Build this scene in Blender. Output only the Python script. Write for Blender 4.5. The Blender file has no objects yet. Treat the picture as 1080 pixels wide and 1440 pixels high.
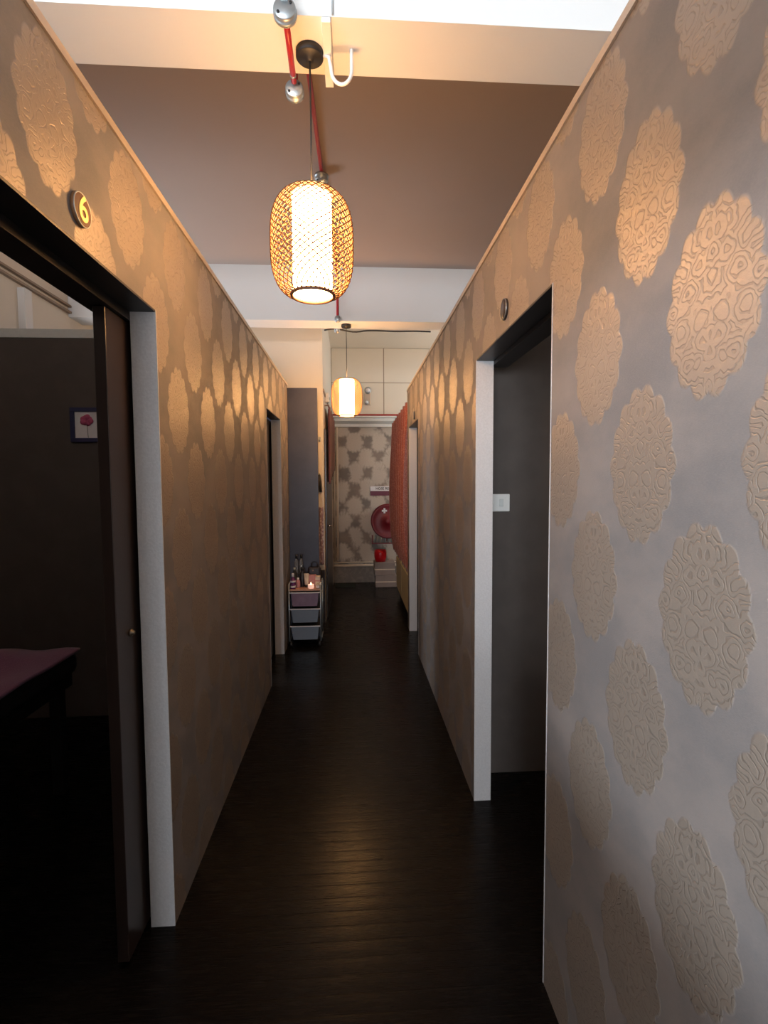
import bpy, bmesh, math, random
from mathutils import Vector, Matrix
random.seed(7)
SC = bpy.context.scene
COL = SC.collection
PI = math.pi

# ------------------------------------------------------------------ helpers
class MB:
    """collects shapes into one bmesh, then links them as ONE mesh object"""
    def __init__(self): self.b = bmesh.new()
    def box(self, x0, y0, z0, x1, y1, z1, mi=0, bev=0.0):
        r = bmesh.ops.create_cube(self.b, size=1)
        vs = r['verts']
        for v in vs:
            v.co = Vector((x0+(v.co.x+.5)*(x1-x0), y0+(v.co.y+.5)*(y1-y0), z0+(v.co.z+.5)*(z1-z0)))
        fs = {f for v in vs for f in v.link_faces}
        for f in fs: f.material_index = mi
        if bev > 0:
            es = list({e for v in vs for e in v.link_edges})
            bmesh.ops.bevel(self.b, geom=es, offset=bev, segments=2, affect='EDGES', profile=.5)
        return self
    def tube(self, pts, r, seg=8, cap=True, mi=0, closed=False, flat=1.0):
        P = [Vector(p) for p in pts]; n = len(P); rings = []
        up = None
        for i, p in enumerate(P):
            if closed: t = (P[(i+1) % n]-P[(i-1) % n])
            else: t = P[min(i+1, n-1)]-P[max(i-1, 0)]
            t.normalize()
            if up is None:
                up = Vector((0, 0, 1)) if abs(t.z) < .9 else Vector((1, 0, 0))
            a = up-t*up.dot(t)
            a.normalize(); up = a; c = t.cross(a)
            rr = r[i] if isinstance(r, (list, tuple)) else r
            rings.append([self.b.verts.new(p+(a*math.cos(k*2*PI/seg)*flat+c*math.sin(k*2*PI/seg))*rr) for k in range(seg)])
        m = n if closed else n-1
        for i in range(m):
            A, B = rings[i], rings[(i+1) % n]
            for k in range(seg):
                f = self.b.faces.new((A[k], A[(k+1) % seg], B[(k+1) % seg], B[k])); f.smooth = True; f.material_index = mi
        if cap and not closed:
            f = self.b.faces.new(rings[0][::-1]); f.material_index = mi
            f = self.b.faces.new(rings[-1]); f.material_index = mi
        return self
    def lathe(self, prof, c=(0, 0, 0), seg=32, axis='Z', mi=0, smooth=True):
        """prof: list of (radius, height) along the axis"""
        c = Vector(c); rings = []
        def pt(r, a, h):
            u, v = r*math.cos(a), r*math.sin(a)
            return c+{'Z': Vector((u, v, h)), 'Y': Vector((u, h, v)), 'X': Vector((h, u, v))}[axis]
        for (r, h) in prof:
            if r < 1e-6: rings.append([self.b.verts.new(pt(0, 0, h))])
            else: rings.append([self.b.verts.new(pt(r, k*2*PI/seg, h)) for k in range(seg)])
        for A, B in zip(rings, rings[1:]):
            if len(A) == 1 and len(B) == 1: continue
            for k in range(seg):
                k2 = (k+1) % seg
                if len(A) == 1: f = self.b.faces.new((A[0], B[k2], B[k]))
                elif len(B) == 1: f = self.b.faces.new((A[k], A[k2], B[0]))
                else: f = self.b.faces.new((A[k], A[k2], B[k2], B[k]))
                f.smooth = smooth; f.material_index = mi
        return self
    def grid(self, nu, nv, fn, mi=0):
        V = [[self.b.verts.new(fn(i/nu, j/nv)) for j in range(nv+1)] for i in range(nu+1)]
        for i in range(nu):
            for j in range(nv):
                f = self.b.faces.new((V[i][j], V[i+1][j], V[i+1][j+1], V[i][j+1])); f.smooth = True; f.material_index = mi
        return self
    def build(self, name, mats, parent=None, recalc=True, bevel=0, solid=0):
        if recalc: bmesh.ops.recalc_face_normals(self.b, faces=self.b.faces)
        me = bpy.data.meshes.new(name); self.b.to_mesh(me); self.b.free()
        for m in (mats if isinstance(mats, (list, tuple)) else [mats]): me.materials.append(m)
        o = bpy.data.objects.new(name, me); COL.objects.link(o)
        if parent: o.parent = parent
        if solid:
            s = o.modifiers.new('t', 'SOLIDIFY'); s.thickness = solid; s.offset = 0
        if bevel:
            s = o.modifiers.new('b', 'BEVEL'); s.width = bevel; s.segments = 2; s.limit_method = 'ANGLE'
        return o

def tag(o, label, cat, group=None):
    o['label'] = label; o['category'] = cat
    if group: o['group'] = group
    return o
def thing(name, label, cat, loc=(0, 0, 0), rz=0, group=None):
    o = bpy.data.objects.new(name, None); COL.objects.link(o)
    o.empty_display_size = .05
    o.location = loc; o.rotation_euler = (0, 0, rz)
    return tag(o, label, cat, group)
def struct(o):
    o['kind'] = 'structure'; return o
def dup(root, loc, rz, label, group=None):
    r = root.copy(); COL.objects.link(r); r.location = loc; r.rotation_euler = (0, 0, rz); r['label'] = label
    if group: r['group'] = group
    for ch in list(root.children):
        c = ch.copy(); COL.objects.link(c); c.parent = r
        for g in ch.children:
            d = g.copy(); COL.objects.link(d); d.parent = c
    return r

# ------------------------------------------------------------------ materials
class NT:
    def __init__(self, name):
        self.m = bpy.data.materials.new(name); self.m.use_nodes = True
        self.t = self.m.node_tree; self.bs = self.t.nodes['Principled BSDF']
    def n(self, kind, **kw):
        o = self.t.nodes.new(kind)
        for k, v in kw.items(): setattr(o, k, v)
        return o
    def l(self, a, b): self.t.links.new(a, b)
    def math(self, op, a, b=None, c=None):
        o = self.n('ShaderNodeMath', operation=op)
        for i, v in enumerate((a, b, c)):
            if v is None: continue
            if isinstance(v, (int, float)): o.inputs[i].default_value = v
            else: self.l(v, o.inputs[i])
        return o.outputs[0]
    def smooth(self, v, a, b, lo=0., hi=1.):
        o = self.n('ShaderNodeMapRange', interpolation_type='SMOOTHSTEP')
        self.l(v, o.inputs[0])
        for i, x in zip((1, 2, 3, 4), (a, b, lo, hi)): o.inputs[i].default_value = x
        return o.outputs[0]
    def mixc(self, f, a, b):
        o = self.n('ShaderNodeMix', data_type='RGBA')
        self.put(o.inputs[0], f); self.put(o.inputs[6], a); self.put(o.inputs[7], b)
        return o.outputs[2]
    def mixf(self, f, a, b):
        o = self.n('ShaderNodeMix', data_type='FLOAT')
        self.put(o.inputs[0], f); self.put(o.inputs[2], a); self.put(o.inputs[3], b)
        return o.outputs[0]
    def put(self, sock, v):
        if isinstance(v, (int, float)): sock.default_value = v
        elif isinstance(v, (tuple, list)): sock.default_value = (*v[:3], 1)
        else: self.l(v, sock)
    def noise(self, vec, scale, detail=3, rough=.55):
        o = self.n('ShaderNodeTexNoise'); o.inputs['Scale'].default_value = scale
        o.inputs['Detail'].default_value = detail; o.inputs['Roughness'].default_value = rough
        if vec is not None: self.l(vec, o.inputs['Vector'])
        return o.outputs['Fac']
    def pos(self): return self.n('ShaderNodeNewGeometry').outputs['Position']
    def obj(self): return self.n('ShaderNodeTexCoord').outputs['Object']
    def scaled(self, vec, s):
        o = self.n('ShaderNodeMapping'); o.inputs['Scale'].default_value = s; self.l(vec, o.inputs[0]); return o.outputs[0]
    def bump(self, h, strength, dist):
        o = self.n('ShaderNodeBump'); o.inputs['Strength'].default_value = strength; o.inputs['Distance'].default_value = dist
        self.l(h, o.inputs['Height']); self.l(o.outputs[0], self.bs.inputs['Normal'])
    def set(self, base=None, rough=None, metal=None, spec=None):
        for k, v in (('Base Color', base), ('Roughness', rough), ('Metallic', metal), ('Specular IOR Level', spec)):
            if v is not None: self.put(self.bs.inputs[k], v)
        return self.m

def plain(name, c, rough=.5, metal=0., var=.08, scale=30, bump=0.0, spec=.5, emit=None, trans=0):
    t = NT(name); f = t.noise(t.obj(), scale)
    a = tuple(x*(1-var) for x in c); b = tuple(min(1, x*(1+var)) for x in c)
    t.set(t.mixc(f, a, b), rough, metal, spec)
    if bump: t.bump(f, .5, bump)
    if emit:
        t.bs.inputs['Emission Color'].default_value = (*emit[:3], 1); t.bs.inputs['Emission Strength'].default_value = emit[3]
    if trans: t.bs.inputs['Transmission Weight'].default_value = trans
    return t.m

def wallpaper(name, axis, u0, z0, PU=.355, PZ=.49, w=.108, h=.155,
              ground=(.208, .186, .177), motif=(.315, .268, .23), jamb=False, mt=.36, soft=.09):
    """silver-brown damask: staggered scalloped medallions with embossed scrolls and a metallic ink"""
    t = NT(name); P = t.pos(); s = t.n('ShaderNodeSeparateXYZ'); t.l(P, s.inputs[0])
    u = t.math('DIVIDE', t.math('SUBTRACT', s.outputs[axis], u0), PU)
    v = t.math('DIVIDE', t.math('SUBTRACT', s.outputs['Z'], z0), PZ)
    def cell(off):
        a = t.math('MULTIPLY', t.math('SUBTRACT', t.math('FRACT', t.math('ADD', u, off)), .5), PU)
        b = t.math('MULTIPLY', t.math('SUBTRACT', t.math('FRACT', t.math('ADD', v, off)), .5), PZ)
        d = t.math('ADD', t.math('POWER', t.math('DIVIDE', t.math('ABSOLUTE', a), w), 1.55),
                   t.math('POWER', t.math('DIVIDE', t.math('ABSOLUTE', b), h), 1.55))
        return a, b, d
    a0, b0, d0 = cell(.5); a1, b1, d1 = cell(0.)
    pick = t.math('LESS_THAN', d1, d0)
    lu = t.mixf(pick, a0, a1); lv = t.mixf(pick, b0, b1); d = t.math('MINIMUM', d0, d1)
    th = t.math('ARCTAN2', t.math('DIVIDE', lv, h), t.math('DIVIDE', t.math('ABSOLUTE', lu), w))
    scal = t.math('MULTIPLY', t.math('ABSOLUTE', t.math('COSINE', t.math('MULTIPLY', th, 7.))), -.16)
    scal2 = t.math('MULTIPLY', t.math('COSINE', t.math('MULTIPLY', th, 4.)), .05)
    dd = t.math('ADD', d, t.math('ADD', scal, scal2))
    if soft > .3: dd = t.math('ADD', dd, t.math('MULTIPLY', t.math('SUBTRACT', t.noise(P, 5.5, 4), .5), 2.6))
    mask = t.smooth(dd, .93, .93-soft)
    # scrolls: rings around mirrored cell centres
    cx = t.n('ShaderNodeCombineXYZ'); t.l(t.math('ABSOLUTE', lu), cx.inputs[0]); t.l(lv, cx.inputs[1])
    warp = t.n('ShaderNodeTexNoise'); warp.inputs['Scale'].default_value = 30; t.l(cx.outputs[0], warp.inputs['Vector'])
    vm = t.n('ShaderNodeVectorMath', operation='MULTIPLY_ADD'); t.l(warp.outputs['Color'], vm.inputs[0])
    vm.inputs[1].default_value = (.03, .03, 0); t.l(cx.outputs[0], vm.inputs[2])
    vo = t.n('ShaderNodeTexVoronoi'); vo.inputs['Scale'].default_value = 27; vo.inputs['Randomness'].default_value = .9
    t.l(vm.outputs[0], vo.inputs['Vector'])
    ring = t.math('SINE', t.math('MULTIPLY', vo.outputs['Distance'], 30.))
    ring = t.smooth(ring, -.98, -.45)
    fab = t.noise(t.scaled(P, (60, 60, 260) if axis == 'Y' else (60, 60, 260)), 3., 4, .6)
    fine = t.noise(P, 420., 2)
    cloud = t.noise(t.scaled(P, (1, 1, 1.6)), 3.2, 5, .6)
    hgt = t.math('ADD', t.math('MULTIPLY', mask, t.math('ADD', .2, t.math('MULTIPLY', ring, 1.))), t.math('MULTIPLY', fab, .55))
    g = t.mixc(t.smooth(cloud, .32, .68), tuple(x*y for x, y in zip(ground, (.78, .84, .90))), tuple(x*1.14 for x in ground))
    g = t.mixc(t.math('MULTIPLY', t.smooth(fab, .35, .7), .25), g, tuple(x*1.35 for x in ground))
    m = t.mixc(ring, tuple(x*.8 for x in motif), motif)
    m = t.mixc(t.math('MULTIPLY', fine, .35), m, tuple(x*1.3 for x in motif))
    col = t.mixc(mask, g, m)
    t.set(col, t.mixf(mask, .6, .43), t.math('MULTIPLY', mask, mt), t.mixf(mask, .35, .5))
    t.bump(hgt, .5, .0012)
    return t.m

def floor_mat():
    t = NT('dark floor planks'); P = t.pos(); s = t.n('ShaderNodeSeparateXYZ'); t.l(P, s.inputs[0])
    yy = t.math('MULTIPLY', s.outputs['Y'], 1/.056)
    fr = t.math('FRACT', yy); idx = t.math('FLOOR', yy)
    ed = t.math('ABSOLUTE', t.math('SUBTRACT', fr, .5))
    gap = t.smooth(ed, .46, .495)
    wn = t.n('ShaderNodeTexWhiteNoise', noise_dimensions='1D'); t.l(idx, wn.inputs['W'])
    grain = t.noise(t.scaled(P, (3, 60, 1)), 3., 5)
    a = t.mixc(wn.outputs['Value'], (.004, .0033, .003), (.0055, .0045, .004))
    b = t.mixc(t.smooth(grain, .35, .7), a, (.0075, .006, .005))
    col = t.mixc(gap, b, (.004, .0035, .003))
    ro = t.mixf(grain, .2, .34)
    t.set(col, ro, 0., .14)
    crown = t.math('MULTIPLY', t.math('MULTIPLY', ed, ed), -2.)
    t.bump(t.math('ADD', t.math('SUBTRACT', crown, gap), t.math('MULTIPLY', grain, .35)), .3, .0016)
    return t.m

def speckle(name, c1, c2, scale, rough=.7, bump=.001):
    t = NT(name); f = t.smooth(t.noise(t.pos(), scale, 4), .38, .64)
    t.set(t.mixc(f, c1, c2), rough, 0, .3); t.bump(f, .5, bump); return t.m

def cloth(name, c, c2, scale=60):
    t = NT(name); O = t.obj(); vo = t.n('ShaderNodeTexVoronoi'); vo.inputs['Scale'].default_value = scale; t.l(O, vo.inputs['Vector'])
    f = t.smooth(vo.outputs['Distance'], .25, .5); k = t.noise(O, 500, 2)
    t.set(t.mixc(f, c, c2), .85, 0, .2); t.bs.inputs['Sheen Weight'].default_value = .3
    t.bump(t.math('ADD', f, k), .4, .001); return t.m

M = dict(
    wp_l=wallpaper('damask wallpaper', 'Y', 1.08, 2.215),
    wp_r=wallpaper('damask wallpaper', 'Y', .735, 1.745),
    wp_b=wallpaper('damask wallpaper', 'X', .02, 1.6, PU=.36, PZ=.46, w=.15, h=.20, motif=(.46, .40, .335), ground=(.22, .18, .15), mt=.0, soft=.6),
    jamb=speckle('pale silver wallpaper', (.52, .515, .525), (.56, .555, .565), 120, .6, .0005),
    taupe=speckle('dark taupe paint', (.088, .072, .064), (.097, .08, .071), 8, .55),
    slate=speckle('slate grey panel', (.054, .058, .086), (.064, .068, .098), 6, .38),
    black=plain('black lacquer', (.012, .011, .012), .45),
    wood_dark=plain('dark brown door leaf', (.030, .020, .017), .3, scale=12),
    white=plain('white paint', (.80, .80, .79), .7, var=.02, scale=3),
    ceil=plain('ceiling paint', (.43, .345, .30), .8, var=.04, scale=2),
    cream=plain('cream wall paint', (.74, .68, .58), .65, var=.03, scale=3),
    groove=plain('panel joint', (.32, .25, .19), .7),
    cap=plain('beige aluminium capping', (.52, .44, .36), .4, .3),
    capw=plain('white capping', (.68, .70, .68), .5),
    floor=floor_mat(),
    grey_tile=speckle('grey skirting', (.17, .155, .145), (.23, .21, .19), 20, .6),
    steel=plain('galvanised steel', (.42, .46, .48), .4, .75),
    red_pipe=plain('red fire pipe paint', (.42, .022, .03), .4),
    pvc=plain('white plastic', (.82, .81, .78), .4, var=.02),
    wicker=plain('bamboo strip', (.21, .085, .028), .5, var=.2, scale=80),
    rim=plain('dark bamboo rim', (.16, .065, .035), .45, var=.15),
    lamp=plain('lit lamp diffuser', (.9, .85, .75), .6, var=.01, emit=(1.0, .51, .18, 72.)),
    cord=plain('black cord', (.015, .013, .013), .5),
    gold=plain('gold lettering', (.75, .50, .20), .35, .6),
    brown=plain('brown enamel', (.24, .115, .05), .5),
    chrome=plain('brushed chrome', (.65, .65, .66), .25, 1.),
    curtain=cloth('red patterned curtain', (.46, .15, .10), (.30, .07, .045), 60),
    towel=cloth('purple towel', (.26, .11, .19), (.22, .085, .16), 160),
    vinyl=plain('dark upholstery', (.022, .018, .022), .4),
    frame_blue=plain('navy picture frame', (.012, .014, .075), .4),
    plastic_clear=plain('cloudy drawer plastic', (.20, .24, .30), .25, var=.05),
    plastic_pink=plain('cloudy drawer with pink things inside', (.25, .17, .24), .25, var=.3, scale=14),
    tray=plain('pinkish wooden tray', (.55, .30, .21), .45, var=.2),
    label_white=plain('white label', (.78, .76, .78), .5),
    purple=plain('purple glass', (.13, .02, .12), .15),
    pink=plain('pink box card', (.55, .25, .25), .6, var=.2),
    cardcream=plain('cream card', (.66, .56, .45), .6, var=.1),
    red_gloss=plain('red gloss paint', (.50, .006, .012), .35),
    red_dark=plain('dark red hose drum', (.16, .006, .012), .45),
    hose=plain('black rubber hose', (.02, .02, .02), .6),
    carton=plain('greyish carton', (.25, .205, .19), .8, var=.2, scale=8),
    mat=plain('dark green mat', (.020, .026, .022), .9),
    grey=plain('pale grey plastic', (.30, .32, .30), .5),
    yellow=plain('cream cabinet laminate', (.62, .50, .27), .5),
)

# ------------------------------------------------------------------ camera
H = 1.47
pitch, yaw, roll = .0586, .0615, -.0057
fwd = Vector((math.sin(yaw)*math.cos(pitch), math.cos(yaw)*math.cos(pitch), -math.sin(pitch)))
rgt = Vector((math.cos(yaw), -math.sin(yaw), 0)); up = rgt.cross(fwd)
r2 = math.cos(roll)*rgt+math.sin(roll)*up; u2 = -math.sin(roll)*rgt+math.cos(roll)*up
cam = bpy.data.cameras.new('camera'); co = bpy.data.objects.new('camera', cam); COL.objects.link(co)
co.matrix_world = Matrix(((r2.x, u2.x, -fwd.x, 0), (r2.y, u2.y, -fwd.y, 0), (r2.z, u2.z, -fwd.z, H), (0, 0, 0, 1)))
cam.sensor_fit = 'HORIZONTAL'; cam.sensor_width = 36; cam.lens = 695.63/1080*36; cam.clip_start = .02
SC.camera = co

# ------------------------------------------------------------------ room dimensions
A, B = -.607, .544            # faces of the two corridor partitions
T = .076                      # partition thickness
HT, HD = 2.39, 2.008          # partition height, door head
HB, HC, HC2 = 2.862, 3.317, 3.42
XL, XR, YF, YB = -2.35, 2.30, -4.0, 7.3
L1a, L1b, L2a, L2b, LE = .79, 1.61, 3.56, 4.24, 4.70
R1a, R1b, R2a, R2b, RE = 1.34, 2.18, 4.135, 4.82, 4.96

# shell
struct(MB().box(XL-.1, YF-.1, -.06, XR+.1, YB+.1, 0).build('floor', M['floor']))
m = MB(); m.box(XL-.1, YF-.1, HC, XR+.1, 4.45, HC+.2); m.box(XL-.1, 4.45, HC2, XR+.1, YB+.1, HC2+.1, 1)  # far slab painted lighter, standing in for the far lamp's light
struct(m.build('ceiling', [M['ceil'], M['cream']]))
sy0, sy1, sz0, sz1 = -3.3, -.35, 1.98, 2.42
m = MB(); m.box(XL-.1, YF-.1, 0, XL, sy0, HC2).box(XL-.1, sy1, 0, XL, 3.35, HC2).box(XL-.1, 3.35, 0, XL, 4.25, 1.0).box(XL-.1, 3.35, 2.3, XL, 4.25, HC2).box(XL-.1, 4.25, 0, XL, YB+.1, HC2).box(XL-.1, sy0, 0, XL, sy1, sz0).box(XL-.1, sy0, sz1, XL, sy1, HC2)
struct(m.build('wall_left_outer', M['cream']))
m = MB()
for y in (sy0, (sy0+sy1)/2-.02, sy1-.04): m.box(XL-.07, y, sz0, XL-.02, y+.04, sz1)
m.box(XL-.07, sy0, sz0, XL-.02, sy1, sz0+.03).box(XL-.07, sy0, sz1-.03, XL-.02, sy1, sz1)
struct(m.build('added_window_2', M['pvc']))  # added unseen window, sized to set the shadow edge on the right wall
m = MB()
for y in (3.35, 3.78, 4.21): m.box(XL-.07, y, 1.0, XL-.02, y+.04, 2.3)
m.box(XL-.07, 3.35, 1.0, XL-.02, 4.25, 1.03).box(XL-.07, 3.35, 2.27, XL-.02, 4.25, 2.3)
struct(m.build('added_window_3', M['pvc']))  # added window, hidden by the partition, there to light the ceiling bay
m = MB()
for y in (5.3, 6.08, 6.86): m.box(XR+.02, y, 1.5, XR+.07, y+.04, 2.9)
m.box(XR+.02, 5.3, 1.5, XR+.07, 6.9, 1.53).box(XR+.02, 5.3, 2.87, XR+.07, 6.9, 2.9)
struct(m.build('added_window_4', M['pvc']))  # added unseen window to brighten the corridor end
struct(MB().box(XR, YF-.1, 0, XR+.1, 5.3, HC2).box(XR, 6.9, 0, XR+.1, YB+.1, HC2).box(XR, 5.3, 0, XR+.1, 6.9, 1.5).box(XR, 5.3, 2.9, XR+.1, 6.9, HC2).build('wall_right_outer', M['cream']))
# the wall behind the camera with its window
wx0, wx1, wz0, wz1 = -2.15, -.12, .80, 2.30
m = MB(); m.box(XL, YF-.1, 0, XR, YF, wz0).box(XL, YF-.1, wz1, XR, YF, HC).box(XL, YF-.1, wz0, wx0, YF, wz1).box(wx1, YF-.1, wz0, XR, YF, wz1)
struct(m.build('wall_front', M['white']))
m = MB()
for x in (wx0, wx0+.86, wx0+1.72, wx1-.04): m.box(x, YF-.08, wz0, x+.04, YF-.03, wz1)
m.box(wx0, YF-.08, wz0, wx1, YF-.03, wz0+.04).box(wx0, YF-.08, wz1-.04, wx1, YF-.03, wz1)
struct(m.build('window_1', M['pvc']))

def partition(name, face, back, segs, wp, other):
    """segs: (y0, y1, z0, z1) boxes; the corridor face gets the wallpaper, the rest paint"""
    m = MB()
    for (y0, y1, z0, z1) in segs: m.box(min(face, back), y0, z0, max(face, back), y1, z1)
    for f in m.b.faces:
        c = f.calc_center_median(); f.material_index = 0 if abs(c.x-face) < 1e-4 else 1
    return struct(m.build(name, [wp, other]))
partition('wall_left', A, A-T, [(-2.4, .5, HD, HT), (-2.4, .5, 0, 1.3), (.5, L1a, 0, HT), (L1a, L1b, HD, HT), (L1b, L2a, 0, HT), (L2a, L2b, HD, HT), (L2b, LE, 0, HT)], M['wp_l'], M['taupe'])  # first two pieces: unseen, added to shade parts of the right wall
partition('wall_right', B, B+T, [(-.9, R1a, 0, HT), (R1a, R1b, HD, HT), (R1b, R2a, 0, HT), (R2a, R2b, HD, HT), (R2b, RE, 0, HT)], M['wp_r'], M['taupe'])
# cross walls of the cubicles
def cross(name, x0, x1, y, mat, zt=HT, th=.05): return struct(MB().box(x0, y, 0, x1, y+th, zt).build(name, mat))
cross('wall_cubicle_left', XL, A-T, 3.177, M['taupe'])
cross('wall_cubicle_near', XL, A-T, .5, M['taupe'])
cross('wall_cubicle_right', B+T, XR, 2.389, M['taupe'])
cross('wall_cubicle_front', B+T, XR, .2, M['taupe'])
cross('wall_cubicle_end', B+T, XR, RE-.05, M['taupe'])
cross('wall_slate', XL, -.333, 4.725, M['slate'], 2.362)
# cappings on the partition tops
ti = [0]
def trim(m, mat):
    ti[0] += 1; return struct(m.build('trim_%d' % ti[0], mat))
def capping(face, back, y0, y1):
    lo, hi = min(face, back), max(face, back)
    m = MB(); m.box(lo-.006, y0, HT, hi+.006, y1, HT+.004)
    m.box(lo-.006, y0, HT-.017, lo-.0005, y1, HT).box(hi+.0005, y0, HT-.017, hi+.006, y1, HT)
    trim(m, M['cap'])
capping(A, A-T, .5, LE); capping(B, B+T, -.9, RE)
trim(MB().box(XL, 3.172, HT, A-T, 3.232, HT+.022), M['capw'])
trim(MB().box(XL, 3.170, HT-.03, A-T, 3.1765, HT), M['capw'])
# door linings: pale paper on the far reveal, black under the head
def lining(face, back, y0, y1):
    lo, hi = min(face, back)-.001, max(face, back)+.001
    trim(MB().box(lo, y1-.004, 0, hi, y1-.0002, HD), M['jamb'])
    trim(MB().box(lo, y0+.0002, 0, hi, y0+.004, HD), M['jamb'])
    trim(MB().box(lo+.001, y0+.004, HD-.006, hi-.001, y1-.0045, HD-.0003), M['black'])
for f, b, y0, y1 in ((A, A-T, L1a, L1b), (A, A-T, L2a, L2b), (B, B+T, R1a, R1b), (B, B+T, R2a, R2b)): lining(f, b, y0, y1)
# sliding-door track boxes behind the heads
trim(MB().box(A-T-.075, L1a-.1, 1.975, A-T-.001, 2.45, 2.075), M['black'])
trim(MB().box(B+T+.001, R1a-.1, 1.985, B+T+.075, R1b+.045, 2.075), M['black'])
# sliding door leaves (open, slid behind the wall), then two dark sheets shading the far doorways
m = MB(); m.box(A-T-.048, 1.475, .012, A-T-.014, 2.3, 1.974, bev=.002)
dl = struct(m.build('door_1', M['wood_dark']))
m = MB(); m.lathe([(0, 0), (.011, 0), (.011, .006), (.006, .010), (.006, .014), (0, .014)], (A-T-.014, 1.56, 1.01), 20, 'X'); m.build('door_knob', plain('dull brass', (.20, .17, .13), .45, .8), dl)
m = MB(); m.box(B+T+.014, R1a-.75, .012, B+T+.048, R1a-.04, 1.98, bev=.002); struct(m.build('door_2', M['wood_dark']))
m = MB(); m.box(A-T-.05, L2a+.22, .012, A-T-.016, L2b+.36, 2.0, bev=.002); struct(m.build('doorway_dark_3', M['black']))  # black sheet standing in for the dark interior of the left doorway
m = MB(); m.box(B+T+.016, R2a+.22, .012, B+T+.05, RE-.055, 2.0, bev=.002); struct(m.build('doorway_dark_4', M['black']))  # likewise a black sheet for the shaded interior on the right

# beams
struct(MB().box(XL, 1.569, HB, XR, 1.781, HC).build('beam_near', M['white']))
struct(MB().box(XL, 4.352, HB, XR, 4.565, HC2).build('beam_far', M['white']))
# left outer wall: two slim trunking lines under the ceiling
for z in (2.945, 2.895): trim(MB().box(XL, 1.79, z-.008, XL+.03, 4.35, z+.008), M['groove'])
trim(MB().box(XL, 3.72, 2.55, XL+.05, 3.80, 2.86), M['white'])

# cream wall beyond the slate panel and its return
struct(MB().box(XL, 5.2, 0, -.306, 5.28, HC2).build('wall_cream', M['cream']))
struct(MB().box(-.386, 5.28, 0, -.306, YB, HC2).build('wall_return', M['cream']))
trim(MB().box(-.306, 5.22, 2.42, -.296, 7.29, 2.45), M['groove'])
# back wall: papered below, jointed panels above
struct(MB().box(XL, YB, 0, XR, YB+.1, HC2).build('wall_back', M['wp_b']))
m = MB()
xs = [-.305, .455, 1.215, XR]; zs = [2.45, 2.925, HC2]
for i in range(3):
    for j in range(2): m.box(xs[i]+.006, YB-.02, zs[j]+.005, xs[i+1]-.006, YB-.001, zs[j+1]-.005)
trim(m, M['cream'])
m = MB()
for x in xs[1:3]: m.box(x-.007, YB-.016, 2.45, x+.007, YB-.0015, HC2-.001)
m.box(-.305, YB-.0165, 2.917, XR, YB-.002, 2.933); trim(m, M['groove'])
# moulded cornice under the panels
m = MB()
prof = [(0, 2.285), (.06, 2.285), (.065, 2.325), (.13, 2.36), (.135, 2.40), (.16, 2.41), (.16, 2.43), (0, 2.43)]
va = [m.b.verts.new((-.30, YB-.001-d, z)) for d, z in prof]; vb = [m.b.verts.new((XR-.02, YB-.001-d, z)) for d, z in prof]
for k in range(len(prof)): m.b.faces.new((va[k], va[(k+1) % 8], vb[(k+1) % 8], vb[k]))
m.b.faces.new(va[::-1]); m.b.faces.new(vb); trim(m, M['capw'])
struct(MB().box(-.304, YB-.02, 0, XR, YB-.0005, .235).build('baseboard_back', M['grey_tile']))
struct(MB().box(-.62, 5.185, 0, -.3065, 5.1995, .56).build('dark_strip_left', M['wood_dark']))  # dark strip added to darken the foot of the cream wall
# dark door on the return wall
d5 = struct(MB().box(-.3055, 5.34, 0, -.285, 6.6, 2.05, bev=.004).build('door_5', M['wood_dark']))
m = MB(); m.tube([(-.284, 5.48, 1.0), (-.255, 5.48, 1.0), (-.255, 5.58, 1.0)], .009, 10); m.build('door_handle', M['chrome'], d5)

# ------------------------------------------------------------------ pendant lamps
def lamp(name, label, loc, ztop):
    """loc = centre of the bottom rim; ztop = underside of the beam"""
    x, y, z0 = loc
    t = thing(name, label, 'lamp', (x, y, z0), 0, 'bamboo pendant lamps')
    hh, N, S = .335, 32, 44
    def rad(s): return .069+.066*max(0, 1-abs(2*s-1)**3.1)**.58
    m = MB()
    for dr in (1, -1):
        for k in range(N):
            a0 = k*2*PI/N; pts = []
            for i in range(S+1):
                s = .5-.5*math.cos(PI*i/S); s = .55*s+.45*i/S
                a = a0+dr*s*PI*1.02; r = rad(s)+dr*.0008
                pts.append((r*math.cos(a), r*math.sin(a), .006+s*(hh-.012)))
            m.tube(pts, .0019, 4, False)
    m.build('woven_shade', M['wicker'], t, recalc=False)
    for nm, zz in (('bottom_rim', .006), ('top_rim', hh-.006)):
        m = MB(); m.tube([(.0695*math.cos(k*PI/24), .0695*math.sin(k*PI/24), zz) for k in range(48)], .0055, 8, closed=True)
        m.build(nm, M['rim'], t)
    m = MB(); m.lathe([(0, .010), (.063, .010), (.0645, .012), (.0645, hh-.014), (.063, hh-.012), (0, hh-.012)], seg=40); m.build('diffuser', M['lamp'], t)
    zc = ztop-z0
    m = MB(); m.tube([(0, 0, hh-.012), (.001, 0, (zc+hh)/2), (0, 0, zc-.02)], .0028, 8); m.build('cord', M['cord'], t)
    m = MB(); m.lathe([(0, zc-.030), (.012, zc-.030), (.014, zc-.022), (.040, zc-.022), (.044, zc-.018), (.044, zc), (0, zc)], seg=36); m.build('canopy', M['cord'], t)
    return t
lamp('pendant_lamp', 'woven bamboo pendant lamp hanging from the near white beam, the larger in view', (-.128, 1.694, 2.087), HB)
lamp('pendant_lamp', 'woven bamboo pendant lamp hanging from the far beam near the red curtain', (-.050, 4.46, 2.062), HB)

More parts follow.
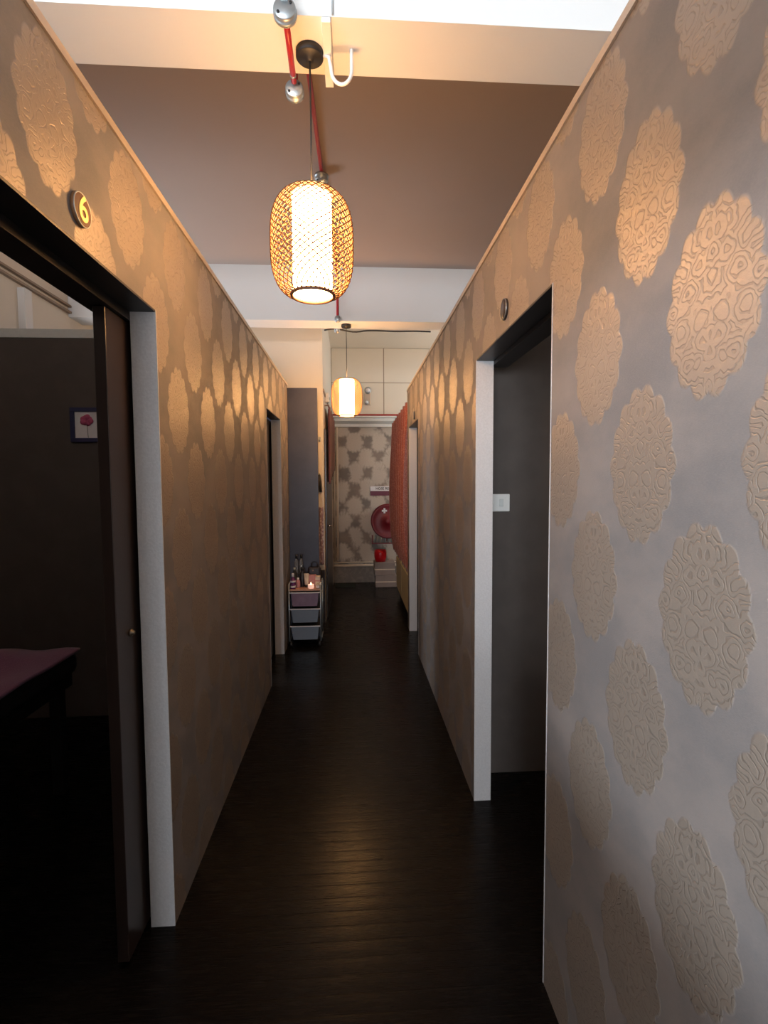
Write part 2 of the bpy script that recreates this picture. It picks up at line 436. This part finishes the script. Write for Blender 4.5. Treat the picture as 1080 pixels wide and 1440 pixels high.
# ------------------------------------------------------------------ fire pipes and cables on the beams
def jbox(c, axis, r, d, name, label):
    m = MB(); m.lathe([(0, -d/2), (r*.92, -d/2), (r, -d/2+.004), (r, d/2-.012), (r*1.05, d/2-.012), (r*1.05, d/2), (0, d/2)], c, 28, axis)
    o = thing(name, label, 'junction box', (0, 0, 0), 0, 'round steel junction boxes on the red pipe')
    m.build('box_body', M['steel'], o)
    for s in (-1, 1):
        m = MB(); p = Vector(c)
        off = {'Y': Vector((s*r*.55, -d/2-.001, s*r*.4)), 'Z': Vector((s*r*.55, s*r*.4, -d/2-.001))}[axis]
        m.lathe([(0, -.002), (.004, -.002), (.004, .002), (0, .002)], p+off, 10, axis)
        m.build('lid_screw', M['cord'], o)
    return o
jbox((-.187, 1.545, 2.848), 'Y', .033, .028, 'junction_box', 'round steel junction box on the front edge of the near beam')
jbox((-.192, 1.825, 2.838), 'Y', .031, .030, 'junction_box', 'round steel junction box behind the near beam at the end of the bright red pipe')
tag(MB().tube([(-.187, 1.53, 2.865), (-.187, 1.53, 3.315)], .011, 12).build('conduit', M['steel']), 'grey steel conduit rising from the box at the top edge of the near beam', 'conduit')
o = thing('fire_pipe', 'short bright red pipe running under the near white beam', 'pipe', (0, 0, 0))
MB().tube([(-.187, 1.55, 2.849), (-.191, 1.80, 2.849)], .0095, 14).build('pipe_run', M['red_pipe'], o)
MB().tube([(-.1905, 1.768, 2.849), (-.1907, 1.775, 2.849)], .0105, 14).build('coupling_ring', M['steel'], o)
o = thing('fire_pipe', 'long dark red pipe running along the brown ceiling above the pendant lamp', 'pipe', (0, 0, 0))
MB().tube([(-.192, 1.84, 2.87), (-.192, 1.86, 3.29), (-.19, 1.90, 3.303), (-.17, 3.06, 3.303), (-.125, 4.29, 3.303), (-.122, 4.335, 3.27), (-.121, 4.338, 2.89)], .011, 12).build('pipe_run', M['red_pipe'], o)
jbox((-.172, 3.06, 3.274), 'Z', .040, .034, 'junction_box', 'round junction box on the ceiling halfway along the dark red pipe')
jbox((-.120, 4.325, 2.868), 'Y', .026, .04, 'junction_box', 'small round junction box on the front edge of the far beam')
jbox((-.134, 4.595, 2.862), 'Y', .026, .05, 'junction_box', 'small round junction box behind the far beam beside the lamp rose')
# white trunking and the looped white conduit
tag(MB().box(-.083, 1.5685, 2.846, -.055, 1.815, 2.8615, bev=.002).build('cable_trunking', M['pvc']), 'short white cable trunking under the near beam beside the black lamp rose', 'trunking')
pts = [(-.082, 1.688, 2.848), (-.066, 1.684, 2.84)]
for k in range(13):
    a = PI+PI*k/12; pts.append((-.026+.033*math.cos(a), 1.68, 2.80+.045*math.sin(a)))
pts += [(.007, 1.68, 2.84), (.007, 1.68, 2.862)]
tag(MB().tube(pts, .0058, 10).build('looped_conduit', M['pvc']), 'white flexible conduit hanging in a U loop from the near beam', 'conduit')
tag(MB().tube([(-.049, 1.566, 2.865), (-.049, 1.566, 3.31)], .0028, 8).build('wire', M['steel']), 'thin grey wire running up the face of the near beam', 'wire')
pts = [(-.25+.97*k/30, 4.585, 2.852+.012*math.sin(k*.55)*(1 if k < 12 else .15)) for k in range(31)]
m = MB().tube(pts, .007, 8)
tag(m.build('black_cable', M['cord']), 'black cable running along the lower back edge of the far beam', 'cable')

# ------------------------------------------------------------------ number plaques
def digit(txt, size, parent, mat, mtx):
    c = bpy.data.curves.new('number', 'FONT'); c.body = txt; c.size = size; c.extrude = .0015; c.align_x = 'CENTER'; c.align_y = 'CENTER'; c.offset = .001
    o = bpy.data.objects.new('number', c); COL.objects.link(o)
    bpy.context.view_layer.update()
    me = bpy.data.meshes.new_from_object(o.evaluated_get(bpy.context.evaluated_depsgraph_get()))
    bpy.data.objects.remove(o); me.materials.clear(); me.materials.append(mat)
    n = bpy.data.objects.new('number', me); COL.objects.link(n); n.parent = parent; n.matrix_local = mtx; return n
def plaque(loc, side, label, txt):
    t = thing('number_plaque', label, 'sign', loc, 0, 'round door number plaques')
    r = .036; s = side
    MB().lathe([(0, 0), (r, 0), (r, s*.007), (r-.002, s*.009), (0, s*.009)], (0, 0, 0), 40, 'X').build('disc', M['brown'] if txt else M['wood_dark'], t)  # blank discs take a darker brown in place of the shade on them
    m = MB(); m.tube([(s*.008, (r-.0012)*math.cos(k*PI/20), (r-.0008)*math.sin(k*PI/20)) for k in range(40)], .0014, 6, closed=True); m.build('rim', M['steel'], t)
    if txt:
        R = Matrix(((0, 0, s, s*.0095), (s, 0, 0, 0), (0, 1, 0, 0), (0, 0, 0, 1)))
        digit(txt, .080, t, M['gold'], R)
    return t
plaque((A+.0005, 1.183, 2.083), 1, 'round brown door plaque with a gold 6 above the left doorway', '6')
plaque((B-.0005, 1.762, 2.082), -1, 'round door plaque darkened for shade, with a silver rim above the nearer right doorway', None)
plaque((B-.0005, 4.371, 2.062), -1, 'tiny round door plaque above the farther right doorway by the curtain', None)

# ------------------------------------------------------------------ left cubicle: bed, towel, picture
t = thing('massage_bed', 'dark padded massage bed seen through the left doorway', 'bed', (-1.67, 1.75, 0))
MB().box(-.32, -.75, .56, .32, .72, .655, bev=.03).build('mattress', M['vinyl'], t)
MB().box(-.30, -.72, .50, .30, .69, .558, bev=.004).build('bed_frame', M['black'], t)
for x in (-.26, .26):
    for y in (-.66, .63):
        MB().box(x-.025, y-.025, 0, x+.025, y+.025, .50, bev=.003).build('leg', M['black'], t)
def towelf(u, v):
    x = -.335+.672*u; y = -.77+1.47*v
    z = .669+.05*math.exp(-((v-.90)/.07)**2)*math.exp(-((u-.42)/.30)**2)+.004*math.sin(17*u+5*v)+.003*math.sin(23*v-9*u)
    return Vector((x-1.67, y+1.75, z))
tag(MB().grid(48, 60, towelf).build('towel', M['towel'], solid=.012), 'purple towel spread over the massage bed in the left cubicle', 'towel')
t = thing('storage_bin', 'pale grey bin on the floor under the massage bed', 'bin', (-1.66, 2.0, 0))
MB().lathe([(0, 0), (.10, 0), (.13, .24), (.124, .24), (.096, .008), (0, .008)], seg=28).build('bin_body', M['grey'], t)
MB().tube([(.129*math.cos(k*PI/16), .129*math.sin(k*PI/16), .24) for k in range(32)], .006, 6, closed=True).build('bin_rim', M['grey'], t)
t = thing('picture_frame', 'small navy framed picture of a pink flower on the left cubicle wall', 'picture', (-1.632, 3.176, 1.836))
m = MB(); W_, H_ = .092, .105
for (a, b, c, d) in ((-W_, -H_, W_, -H_+.025), (-W_, H_-.025, W_, H_), (-W_, -H_+.025, -W_+.025, H_-.025), (W_-.025, -H_+.025, W_, H_-.025)): m.box(a, -.018, b, c, 0, d)
m.build('frame', M['frame_blue'], t, bevel=.002)
MB().box(-W_+.024, -.008, -H_+.024, W_-.024, -.002, H_-.024).build('print', M['label_white'], t)
m = MB()
for k in range(14):
    a = k*2.39996; r = .026*math.sqrt(k/14); q = .017
    m.lathe([(0, -.0006), (q, -.0003), (q, .0006), (0, .0006)], (r*math.cos(a)+.004, -.0105-.0002*k, .028+r*.9*math.sin(a)), 14, 'Y')
m.build('flower', plain('pink petals', (.50, .09, .20), .6, var=.3, scale=90), t)
MB().tube([(.004, -.0095, .01), (.007, -.0095, -.03), (.010, -.0095, -.078)], .0016, 6).build('flower_stem', plain('green stem', (.10, .13, .09), .6), t)

# light switch in the right cubicle
t = thing('light_switch', 'white light switch on the grey wall inside the right doorway', 'switch', (.722, 2.3885, 1.37))
MB().box(-.043, -.009, -.043, .043, 0, .043, bev=.004).build('switch_plate', M['pvc'], t)
MB().box(-.010, -.014, -.018, .010, -.008, .018, bev=.002).build('rocker', M['capw'], t)

# ------------------------------------------------------------------ trolley with bottles
TX0, TX1, TY0, TY1 = -.592, -.297, 4.42, 4.70
t = thing('drawer_trolley', 'slim drawer trolley with cloudy plastic drawers beside the slate panel', 'trolley', ((TX0+TX1)/2, (TY0+TY1)/2, 0))
hw, hd = (TX1-TX0)/2, (TY1-TY0)/2
m = MB()
for sx in (-1, 1):
    for sy in (-1, 1):
        m.tube([(sx*(hw-.007), sy*(hd-.007), .05), (sx*(hw-.007), sy*(hd-.007), .565)], .007, 10)
    m.tube([(sx*(hw-.007), -hd+.007, .565), (sx*(hw-.007), hd-.007, .565)], .007, 10)
m.tube([(-hw+.007, hd-.007, .12), (hw-.007, hd-.007, .12)], .006, 8).tube([(-hw+.007, hd-.007, .45), (hw-.007, hd-.007, .45)], .006, 8)
for sx in (-1, 1): m.tube([(sx*(hw-.007), -hd+.007, .055), (sx*(hw-.007), hd-.007, .055)], .006, 8)
m.build('frame', M['steel'], t)
MB().box(-hw+.012, -hd+.012, .505, hw-.012, hd-.012, .52, bev=.004).build('top_tray', M['tray'], t)
for i, z in enumerate((.368, .219, .062)):
    m = MB()                      # a tapering drawer: bottom narrower than the lip
    top = [(-hw+.026, -hd+.004), (hw-.026, -hd+.004), (hw-.026, hd-.02), (-hw+.026, hd-.02)]
    vt = [m.b.verts.new((x, y, z+.118)) for x, y in top]; vb = [m.b.verts.new((x*.88, y*.93, z)) for x, y in top]
    for k in range(4): m.b.faces.new((vb[k], vb[(k+1) % 4], vt[(k+1) % 4], vt[k]))
    m.b.faces.new(vb[::-1])
    d = m.build('drawer', M['plastic_pink'] if i == 0 else M['plastic_clear'], t, solid=.004)
    MB().box(-hw+.012, -hd-.006, z+.118, hw-.012, -hd+.008, z+.128, bev=.003).build('drawer_lip', M['label_white'], d)
    MB().box(-hw+.02, -hd+.014, z+.118, hw-.02, hd-.02, z+.1255).build('drawer_rail', M['cord'], d)
for sx in (-1, 1):
    for sy in (-1, 1):
        MB().lathe([(0, -.01), (.02, -.01), (.022, -.006), (.022, .006), (.02, .01), (0, .01)], (sx*(hw-.02), sy*(hd-.02), .022), 18, 'X').tube([(sx*(hw-.02), sy*(hd-.02), .03), (sx*(hw-.012), sy*(hd-.012), .056)], .006, 8).build('caster', M['cord'], t)
ZT = .5205
def bottle(name, label, cat, x, y, prof, mat, cap=None, capm=None, extra=None, z=ZT):
    o = thing(name, label, cat, (x, y, z))
    MB().lathe(prof, seg=24).build('bottle_body', mat, o)
    if cap: MB().lathe(cap, seg=20).build('cap', capm, o)
    if extra: extra(o)
    return o
def sticker(z0, z1, r, mat):
    def f(o): MB().lathe([(r, z0), (r+.0006, z0), (r+.0006, z1), (r, z1)], seg=24).build('paper_label', mat, o)
    return f
bottle('spray_bottle', 'purple bottle with white labels at the left front of the trolley top', 'bottle', -.552, 4.465, [(0, 0), (.021, 0), (.023, .004), (.023, .085), (.010, .10), (.010, .11), (0, .11)], M['purple'], [(0, .11), (.011, .11), (.011, .135), (.008, .142), (0, .142)], M['label_white'], lambda o: [sticker(.012, .03, .0233, M['label_white'])(o), sticker(.06, .076, .0233, M['label_white'])(o)])
bottle('lotion_bottle', 'small pale pink bottle just right of the purple bottle', 'bottle', -.513, 4.52, [(0, 0), (.017, 0), (.019, .004), (.019, .06), (.008, .072), (0, .072)], M['pink'], [(0, .072), (.010, .072), (.010, .09), (0, .09)], M['label_white'])
glass = plain('clear acrylic', (.75, .8, .85), .08, trans=.85)
for x, y, lab in ((-.538, 4.63, 'tall clear bottle with black cap at the back left of the trolley top'), (-.496, 4.645, 'tall clear bottle with black cap standing right of its twin')):
    bottle('tall_bottle', lab, 'bottle', x, y, [(0, 0), (.016, 0), (.017, .004), (.017, .225), (.009, .24), (.009, .25), (0, .25)], glass, [(0, .25), (.011, .25), (.011, .285), (0, .285)], M['cord'])
bottle('dark_bottle', 'black round bottle in the middle of the trolley top', 'bottle', -.478, 4.57, [(0, 0), (.024, 0), (.026, .005), (.026, .11), (.012, .135), (.012, .15), (0, .15)], M['vinyl'], [(0, .15), (.014, .15), (.014, .172), (0, .172)], M['cord'])
bottle('oil_bottle', 'dark squat bottle standing behind the purple bottle', 'bottle', -.549, 4.56, [(0, 0), (.022, 0), (.024, .005), (.024, .12), (.010, .14), (.010, .155), (0, .155)], M['hose'], [(0, .155), (.012, .155), (.012, .175), (0, .175)], M['grey'])
o = thing('cosmetic_tube', 'cream cosmetic tube with black cap in the trolley centre', 'tube', (-.437, 4.53, ZT))
MB().lathe([(0, 0), (.014, 0), (.014, .022), (0, .022)], seg=20).build('cap', M['cord'], o)
m = MB(); n = 20
ra = [m.b.verts.new((.017*math.cos(k*2*PI/n), .017*math.sin(k*2*PI/n), .022)) for k in range(n)]
rb = [m.b.verts.new((.024*math.cos(k*2*PI/n), .003*math.sin(k*2*PI/n), .125)) for k in range(n)]
for k in range(n): m.b.faces.new((ra[k], ra[(k+1) % n], rb[(k+1) % n], rb[k])).smooth = True
m.b.faces.new(ra[::-1]); m.b.faces.new(rb); m.build('tube_body', M['cardcream'], o)
o = thing('cosmetic_box', 'dusky pink box behind the glowing candle on the trolley', 'box', (-.395, 4.60, ZT))
MB().box(-.04, -.03, 0, .04, .03, .088, bev=.002).build('carton', M['pink'], o); MB().box(-.041, -.031, .088, .041, .031, .1, bev=.002).build('lid', M['pink'], o)
o = thing('cream_carton', 'cream carton at the right end of the trolley top', 'box', (-.335, 4.56, ZT))
MB().box(-.022, -.03, 0, .022, .03, .095, bev=.002).build('carton', M['cardcream'], o); MB().box(-.0225, -.0305, .05, .0225, .0305, .062).build('printed_band', M['pink'], o)
o = thing('hand_bag', 'black pouch standing at the back right of the trolley top', 'pouch', (-.375, 4.66, ZT))
m = MB(); m.box(-.062, -.022, 0, .062, .022, .165, bev=.02); m.build('pouch_body', M['vinyl'], o)
MB().tube([(-.03, 0, .165), (-.025, 0, .20), (0, 0, .212), (.025, 0, .20), (.03, 0, .165)], .004, 8).build('handle', M['vinyl'], o)
MB().lathe([(0, -.0025), (.009, -.0025), (.009, 0), (0, 0)], (-.012, -.0225, .135), 16, 'Y').build('clasp', M['chrome'], o)
o = thing('candle_jar', 'small glowing pinkish candle jar on the front of the trolley top', 'candle', (-.392, 4.475, ZT))
MB().lathe([(0, 0), (.024, 0), (.028, .01), (.028, .035), (.025, .035), (.024, .012), (0, .012)], seg=24).build('jar', plain('frosted pink glass', (.9, .6, .5), .3, emit=(1., .62, .48, .55)), o)
MB().lathe([(0, .012), (.023, .012), (.023, .028), (0, .028)], seg=20).build('wax', plain('lit wax', (.9, .75, .65), .5, emit=(1., .7, .5, 1.2)), o)
MB().lathe([(0, .028), (.004, .033), (.0045, .040), (.002, .05), (0, .056)], seg=12).build('flame', plain('flame', (1, .8, .5), .5, emit=(1., .7, .35, 12.)), o)
o = thing('cream_jar', 'little white lidded jar at the front right corner of the trolley top', 'jar', (-.328, 4.475, ZT))
MB().lathe([(0, 0), (.016, 0), (.018, .004), (.018, .026), (0, .026)], seg=20).build('jar_body', M['label_white'], o); MB().lathe([(0, .026), (.019, .026), (.019, .038), (0, .038)], seg=20).build('lid', M['cardcream'], o)

# things hanging on the edge of the cream wall
o = thing('hair_clamp', 'slim black hair clamp hanging on the cream wall past the slate panel', 'hair clamp', (-.352, 5.199, 1.47))
MB().tube([(0, -.012, .09), (.002, -.014, .02), (.012, -.014, -.09)], [.012, .02, .014], 10).build('clamp_body', M['hose'], o)
MB().tube([(0, 0, .10), (0, -.012, .105), (0, -.014, .09)], .004, 8).build('hook', M['chrome'], o)
o = thing('wall_hook', 'small grey hook on the cream wall above the black hair clamp', 'hook', (-.345, 5.199, 1.92))
MB().box(-.012, -.005, -.02, .012, 0, .03, bev=.002).build('hook_plate', M['steel'], o); MB().tube([(0, -.004, 0), (0, -.02, -.012), (0, -.03, .006)], .005, 8).build('hook_arm', M['steel'], o)
def clothf(u, v): return Vector((-.40+.085*u, 5.178+.010*math.sin(u*14+v*2)+.006*v, .62+.60*v))
tag(MB().grid(16, 20, clothf).build('hanging_cloth', cloth('pink patterned cloth', (.62, .53, .56), (.36, .24, .28), 30), solid=.004), 'pinkish patterned cloth hanging on the cream wall above the trolley', 'cloth')

# ------------------------------------------------------------------ far end
def curtf(u, v):     # u along the rod, v from top to bottom
    y = 5.06+1.98*u; z = 2.292-1.75*v
    k = (.035+.025*v)
    x = .575-k*math.sin(u*2*PI*8+1.2*math.sin(3*v))-.02*math.sin(v*PI)
    if v > .86: x += .035*(v-.86)/.14; y += .02*math.sin(u*20)*(v-.86)/.14
    return Vector((x, y, z))
o = tag(MB().grid(150, 40, curtf).build('curtain', M['curtain'], solid=.003), 'long red patterned curtain hanging on the right at the corridor end', 'curtain', 'red curtains at the corridor end')
tag(MB().tube([(.575, RE+.0005, 2.305), (.575, 7.13, 2.305)], .008, 12).lathe([(0, 0), (.018, 0), (.018, .012), (0, .012)], (.575, RE, 2.305), 16, 'Y').build('curtain_rod', M['rim']), 'dark rod carrying the long red curtain on the right', 'curtain rod')
def curtl(u, v):
    return Vector((-.262+.018*math.sin(u*2*PI*5)-.006*v, 5.5+1.45*u, 2.31-.85*v*(1-.25*u)))
tag(MB().grid(90, 20, curtl).build('curtain', cloth('dark red curtain', (.20, .035, .03), (.15, .02, .02), 75), solid=.003), 'short dark red curtain hanging on the left over the dark door', 'curtain', 'red curtains at the corridor end')
tag(MB().tube([(-.262, 5.45, 2.315), (-.262, 7.12, 2.315)], .007, 10).box(-.306, 5.46, 2.309, -.262, 5.47, 2.321).box(-.306, 7.09, 2.309, -.262, 7.10, 2.321).build('curtain_rod', M['rim']), 'dark rod carrying the short curtain on the left', 'curtain rod')
o = thing('storage_cabinet', 'low cream cabinet under the long red curtain', 'cabinet', (.80, 5.75, 0))
MB().box(-.20, -.66, 0, .20, .66, .10).build('plinth', M['black'], o)
MB().box(-.235, -.69, .10, .235, .69, .525, bev=.006).build('cabinet_body', M['yellow'], o)
for y in (-.345, .345): MB().box(-.245, y-.335, .115, -.2352, y+.335, .51, bev=.003).build('cabinet_door', M['yellow'], o)
# pipes on the back wall
tag(MB().tube([(-.29, YB-.09, 2.448), (XR-.1, YB-.09, 2.448)], .016, 12).build('fire_pipe', M['red_pipe']), 'dark red pipe lying along the white cornice at the corridor end', 'pipe')
for z, r, lab in ((.255, .020, 'lower cream pipe running along the foot of the back wall'), (.30, .011, 'upper thinner cream pipe along the foot of the back wall')):
    tag(MB().tube([(-.30, YB-.03, z), (.62, YB-.03, z)], r, 12).build('wall_pipe', M['cardcream']), lab, 'pipe')
tag(MB().tube([(-.232, YB-.035, .33), (-.232, YB-.035, 2.28)], .017, 12).build('wall_pipe', M['cardcream']), 'upright cream pipe at the left edge of the back wall', 'pipe')
tag(MB().tube([(-.276, YB-.035, .33), (-.276, YB-.035, 1.9)], .014, 12).build('wall_pipe', M['cap']), 'upright tan pipe in the left corner of the back wall', 'pipe')
# hose reel
o = thing('hose_reel', 'dark red fire hose reel half hidden by the long red curtain', 'hose reel', (.50, YB, .915))
MB().lathe([(0, -.19), (.05, -.19), (.06, -.175), (.21, -.175), (.235, -.185), (.25, -.18), (.25, -.165), (.06, -.16), (.06, -.06), (.25, -.055), (.25, -.04), (0, -.04)], seg=48, axis='Y').build('drum', M['red_dark'], o)
m = MB()
for k in range(4):
    for j in range(4): m.tube([((.10+.036*j)*math.cos(a*PI/20), -.145+.024*k, (.10+.036*j)*math.sin(a*PI/20)) for a in range(40)], .012, 6, closed=True)
m.build('hose', M['hose'], o)
m = MB()
for sx, sz in ((0, .024), (0, -.024), (.024, 0), (-.024, 0), (0, 0)):
    m.box(-.055+sx-.013, -.1795, .155+sz-.013, -.055+sx+.013, -.1765, .155+sz+.013)
m.build('cross_label', M['label_white'], o)
m = MB(); m.box(-.02, -.04, -.3, .02, -.001, .1).box(-.24, -.16, -.33, .2, -.13, -.315).box(-.24, -.16, -.315, -.225, -.13, -.2).box(-.24, -.13, -.33, -.22, -.002, -.315); m.build('bracket', M['red_dark'], o)
m = MB()
for k in range(6): m.tube([(-.19+.05*k, -.145, -.205), (-.2+.05*k, -.145, -.31)], .017, 8)
m.build('hose_loops', M['grey'], o)
# sign over the reel
o = thing('hose_reel_sign', 'small white sign with a dark red band above the hose reel', 'sign', (.43, YB-.001, 1.353))
MB().box(-.18, -.006, .0, .18, 0, .068).build('white_plate', M['label_white'], o)
MB().box(-.18, -.006, -.068, .18, 0, -.001).build('red_band', plain('dark red plate', (.13, .02, .045), .5), o)
n = digit('HOSE REEL', .05, o, M['cord'], Matrix(((1, 0, 0, .02), (0, 0, -1, -.0075), (0, 1, 0, .034), (0, 0, 0, 1)))); n.name = 'lettering'
# boxes with the red bucket
for z0, z1, x0, x1, lab in ((0, .17, .30, .60, 'greyish carton on the floor at the foot of the back wall'), (.17, .355, .285, .575, 'greyish carton stacked under the red bucket')):
    o = thing('carton', lab, 'box', ((x0+x1)/2, 7.02, z0), .02 if z0 else 0)
    w = (x1-x0)/2
    MB().box(-w, -.13, 0, w, .13, z1-z0-.001, bev=.006).build('carton_body', M['carton'], o)
    MB().box(-w-.0005, -.1305, (z1-z0)*.42, w+.0005, .1305, (z1-z0)*.5).build('tape', M['cardcream'], o)
o = thing('bucket', 'small bright red bucket on the cartons below the hose reel', 'bucket', (.375, 6.99, .3555))
MB().lathe([(0, 0), (.070, 0), (.086, .06), (.088, .12), (.080, .165), (.074, .165), (.080, .12), (.064, .006), (0, .006)], seg=28).build('bucket_body', M['red_gloss'], o)
MB().tube([(.084*math.cos(PI*k/14), -.035*math.sin(PI*k/14)-.0, .15-.05*math.sin(PI*k/14)) for k in range(15)], .003, 6).build('bucket_handle', M['red_gloss'], o)
tag(MB().box(-.27, 6.93, .0005, .02, 7.2, .010, bev=.003).build('floor_mat', M['mat']), 'dark strip of door mat on the floor before the back wall', 'mat')
# twin spot lamp on the panels, small white box on the return wall
o = thing('emergency_light', 'small twin headed emergency light on the cream panels right of the far lamp', 'light', (.20, YB-.021, 2.70))
MB().box(-.03, -.04, -.10, .06, 0, .06, bev=.005).build('housing', M['cap'], o)
for x, z, r in ((.02, .10, .05), (0, -.07, .032)):
    h = MB().lathe([(0, -.10), (r*.8, -.10), (r, -.09), (r, -.07), (r*.6, -.045), (0, -.04)], (x, 0, z), 24, 'Y').build('lamp_head', M['steel'], o)
    MB().lathe([(0, -.103), (r*.6, -.103), (r*.6, -.1005), (0, -.1005)], (x, 0, z), 20, 'Y').build('lens', M['label_white'], h)
o = thing('sensor_box', 'small white box at the top of the left return wall', 'sensor', (-.3055, 5.62, 2.42))
MB().box(0, -.05, -.05, .045, .05, .05, bev=.008).build('box_body', M['pvc'], o); MB().box(.0445, -.015, -.02, .05, .015, .01, bev=.002).build('sensor_window', M['grey'], o)

# ------------------------------------------------------------------ light
def area(name, loc, rot, sx, sy, e, c):
    l = bpy.data.lights.new(name, 'AREA'); l.shape = 'RECTANGLE'; l.size = sx; l.size_y = sy; l.energy = e; l.color = c
    o = bpy.data.objects.new(name, l); COL.objects.link(o); o.location = loc; o.rotation_euler = rot; return o
area('daylight_window', ((wx0+wx1)/2, YF-.09, (wz0+wz1)/2), (PI/2, 0, 0), wx1-wx0-.1, wz1-wz0-.1, 270, (.84, .92, 1.))
area('fill_from_left', (XL-.08, (sy0+sy1)/2, (sz0+sz1)/2), (0, -PI/2, 0), sz1-sz0-.08, sy1-sy0-.1, 205, (.84, .92, 1.))  # added fill from the left for the near right wall
area('fill_cubicle', (XL-.08, 3.80, 1.65), (0, -PI/2, 0), 1.2, .85, 50, (.86, .92, 1.))  # added fill to lift the ceiling between the beams
area('fill_far_end', (XR+.08, 6.1, 2.2), (0, PI/2, 0), 1.3, 1.5, 36, (1., .95, .88))  # added fill for the panels and ceiling at the far end
w = bpy.data.worlds.new('world'); SC.world = w; w.use_nodes = True
w.node_tree.nodes['Background'].inputs[0].default_value = (.6, .75, 1, 1); w.node_tree.nodes['Background'].inputs[1].default_value = .3
SC.view_settings.view_transform = 'Standard'; SC.view_settings.look = 'None'; SC.view_settings.gamma = 1; SC.view_settings.exposure = 0
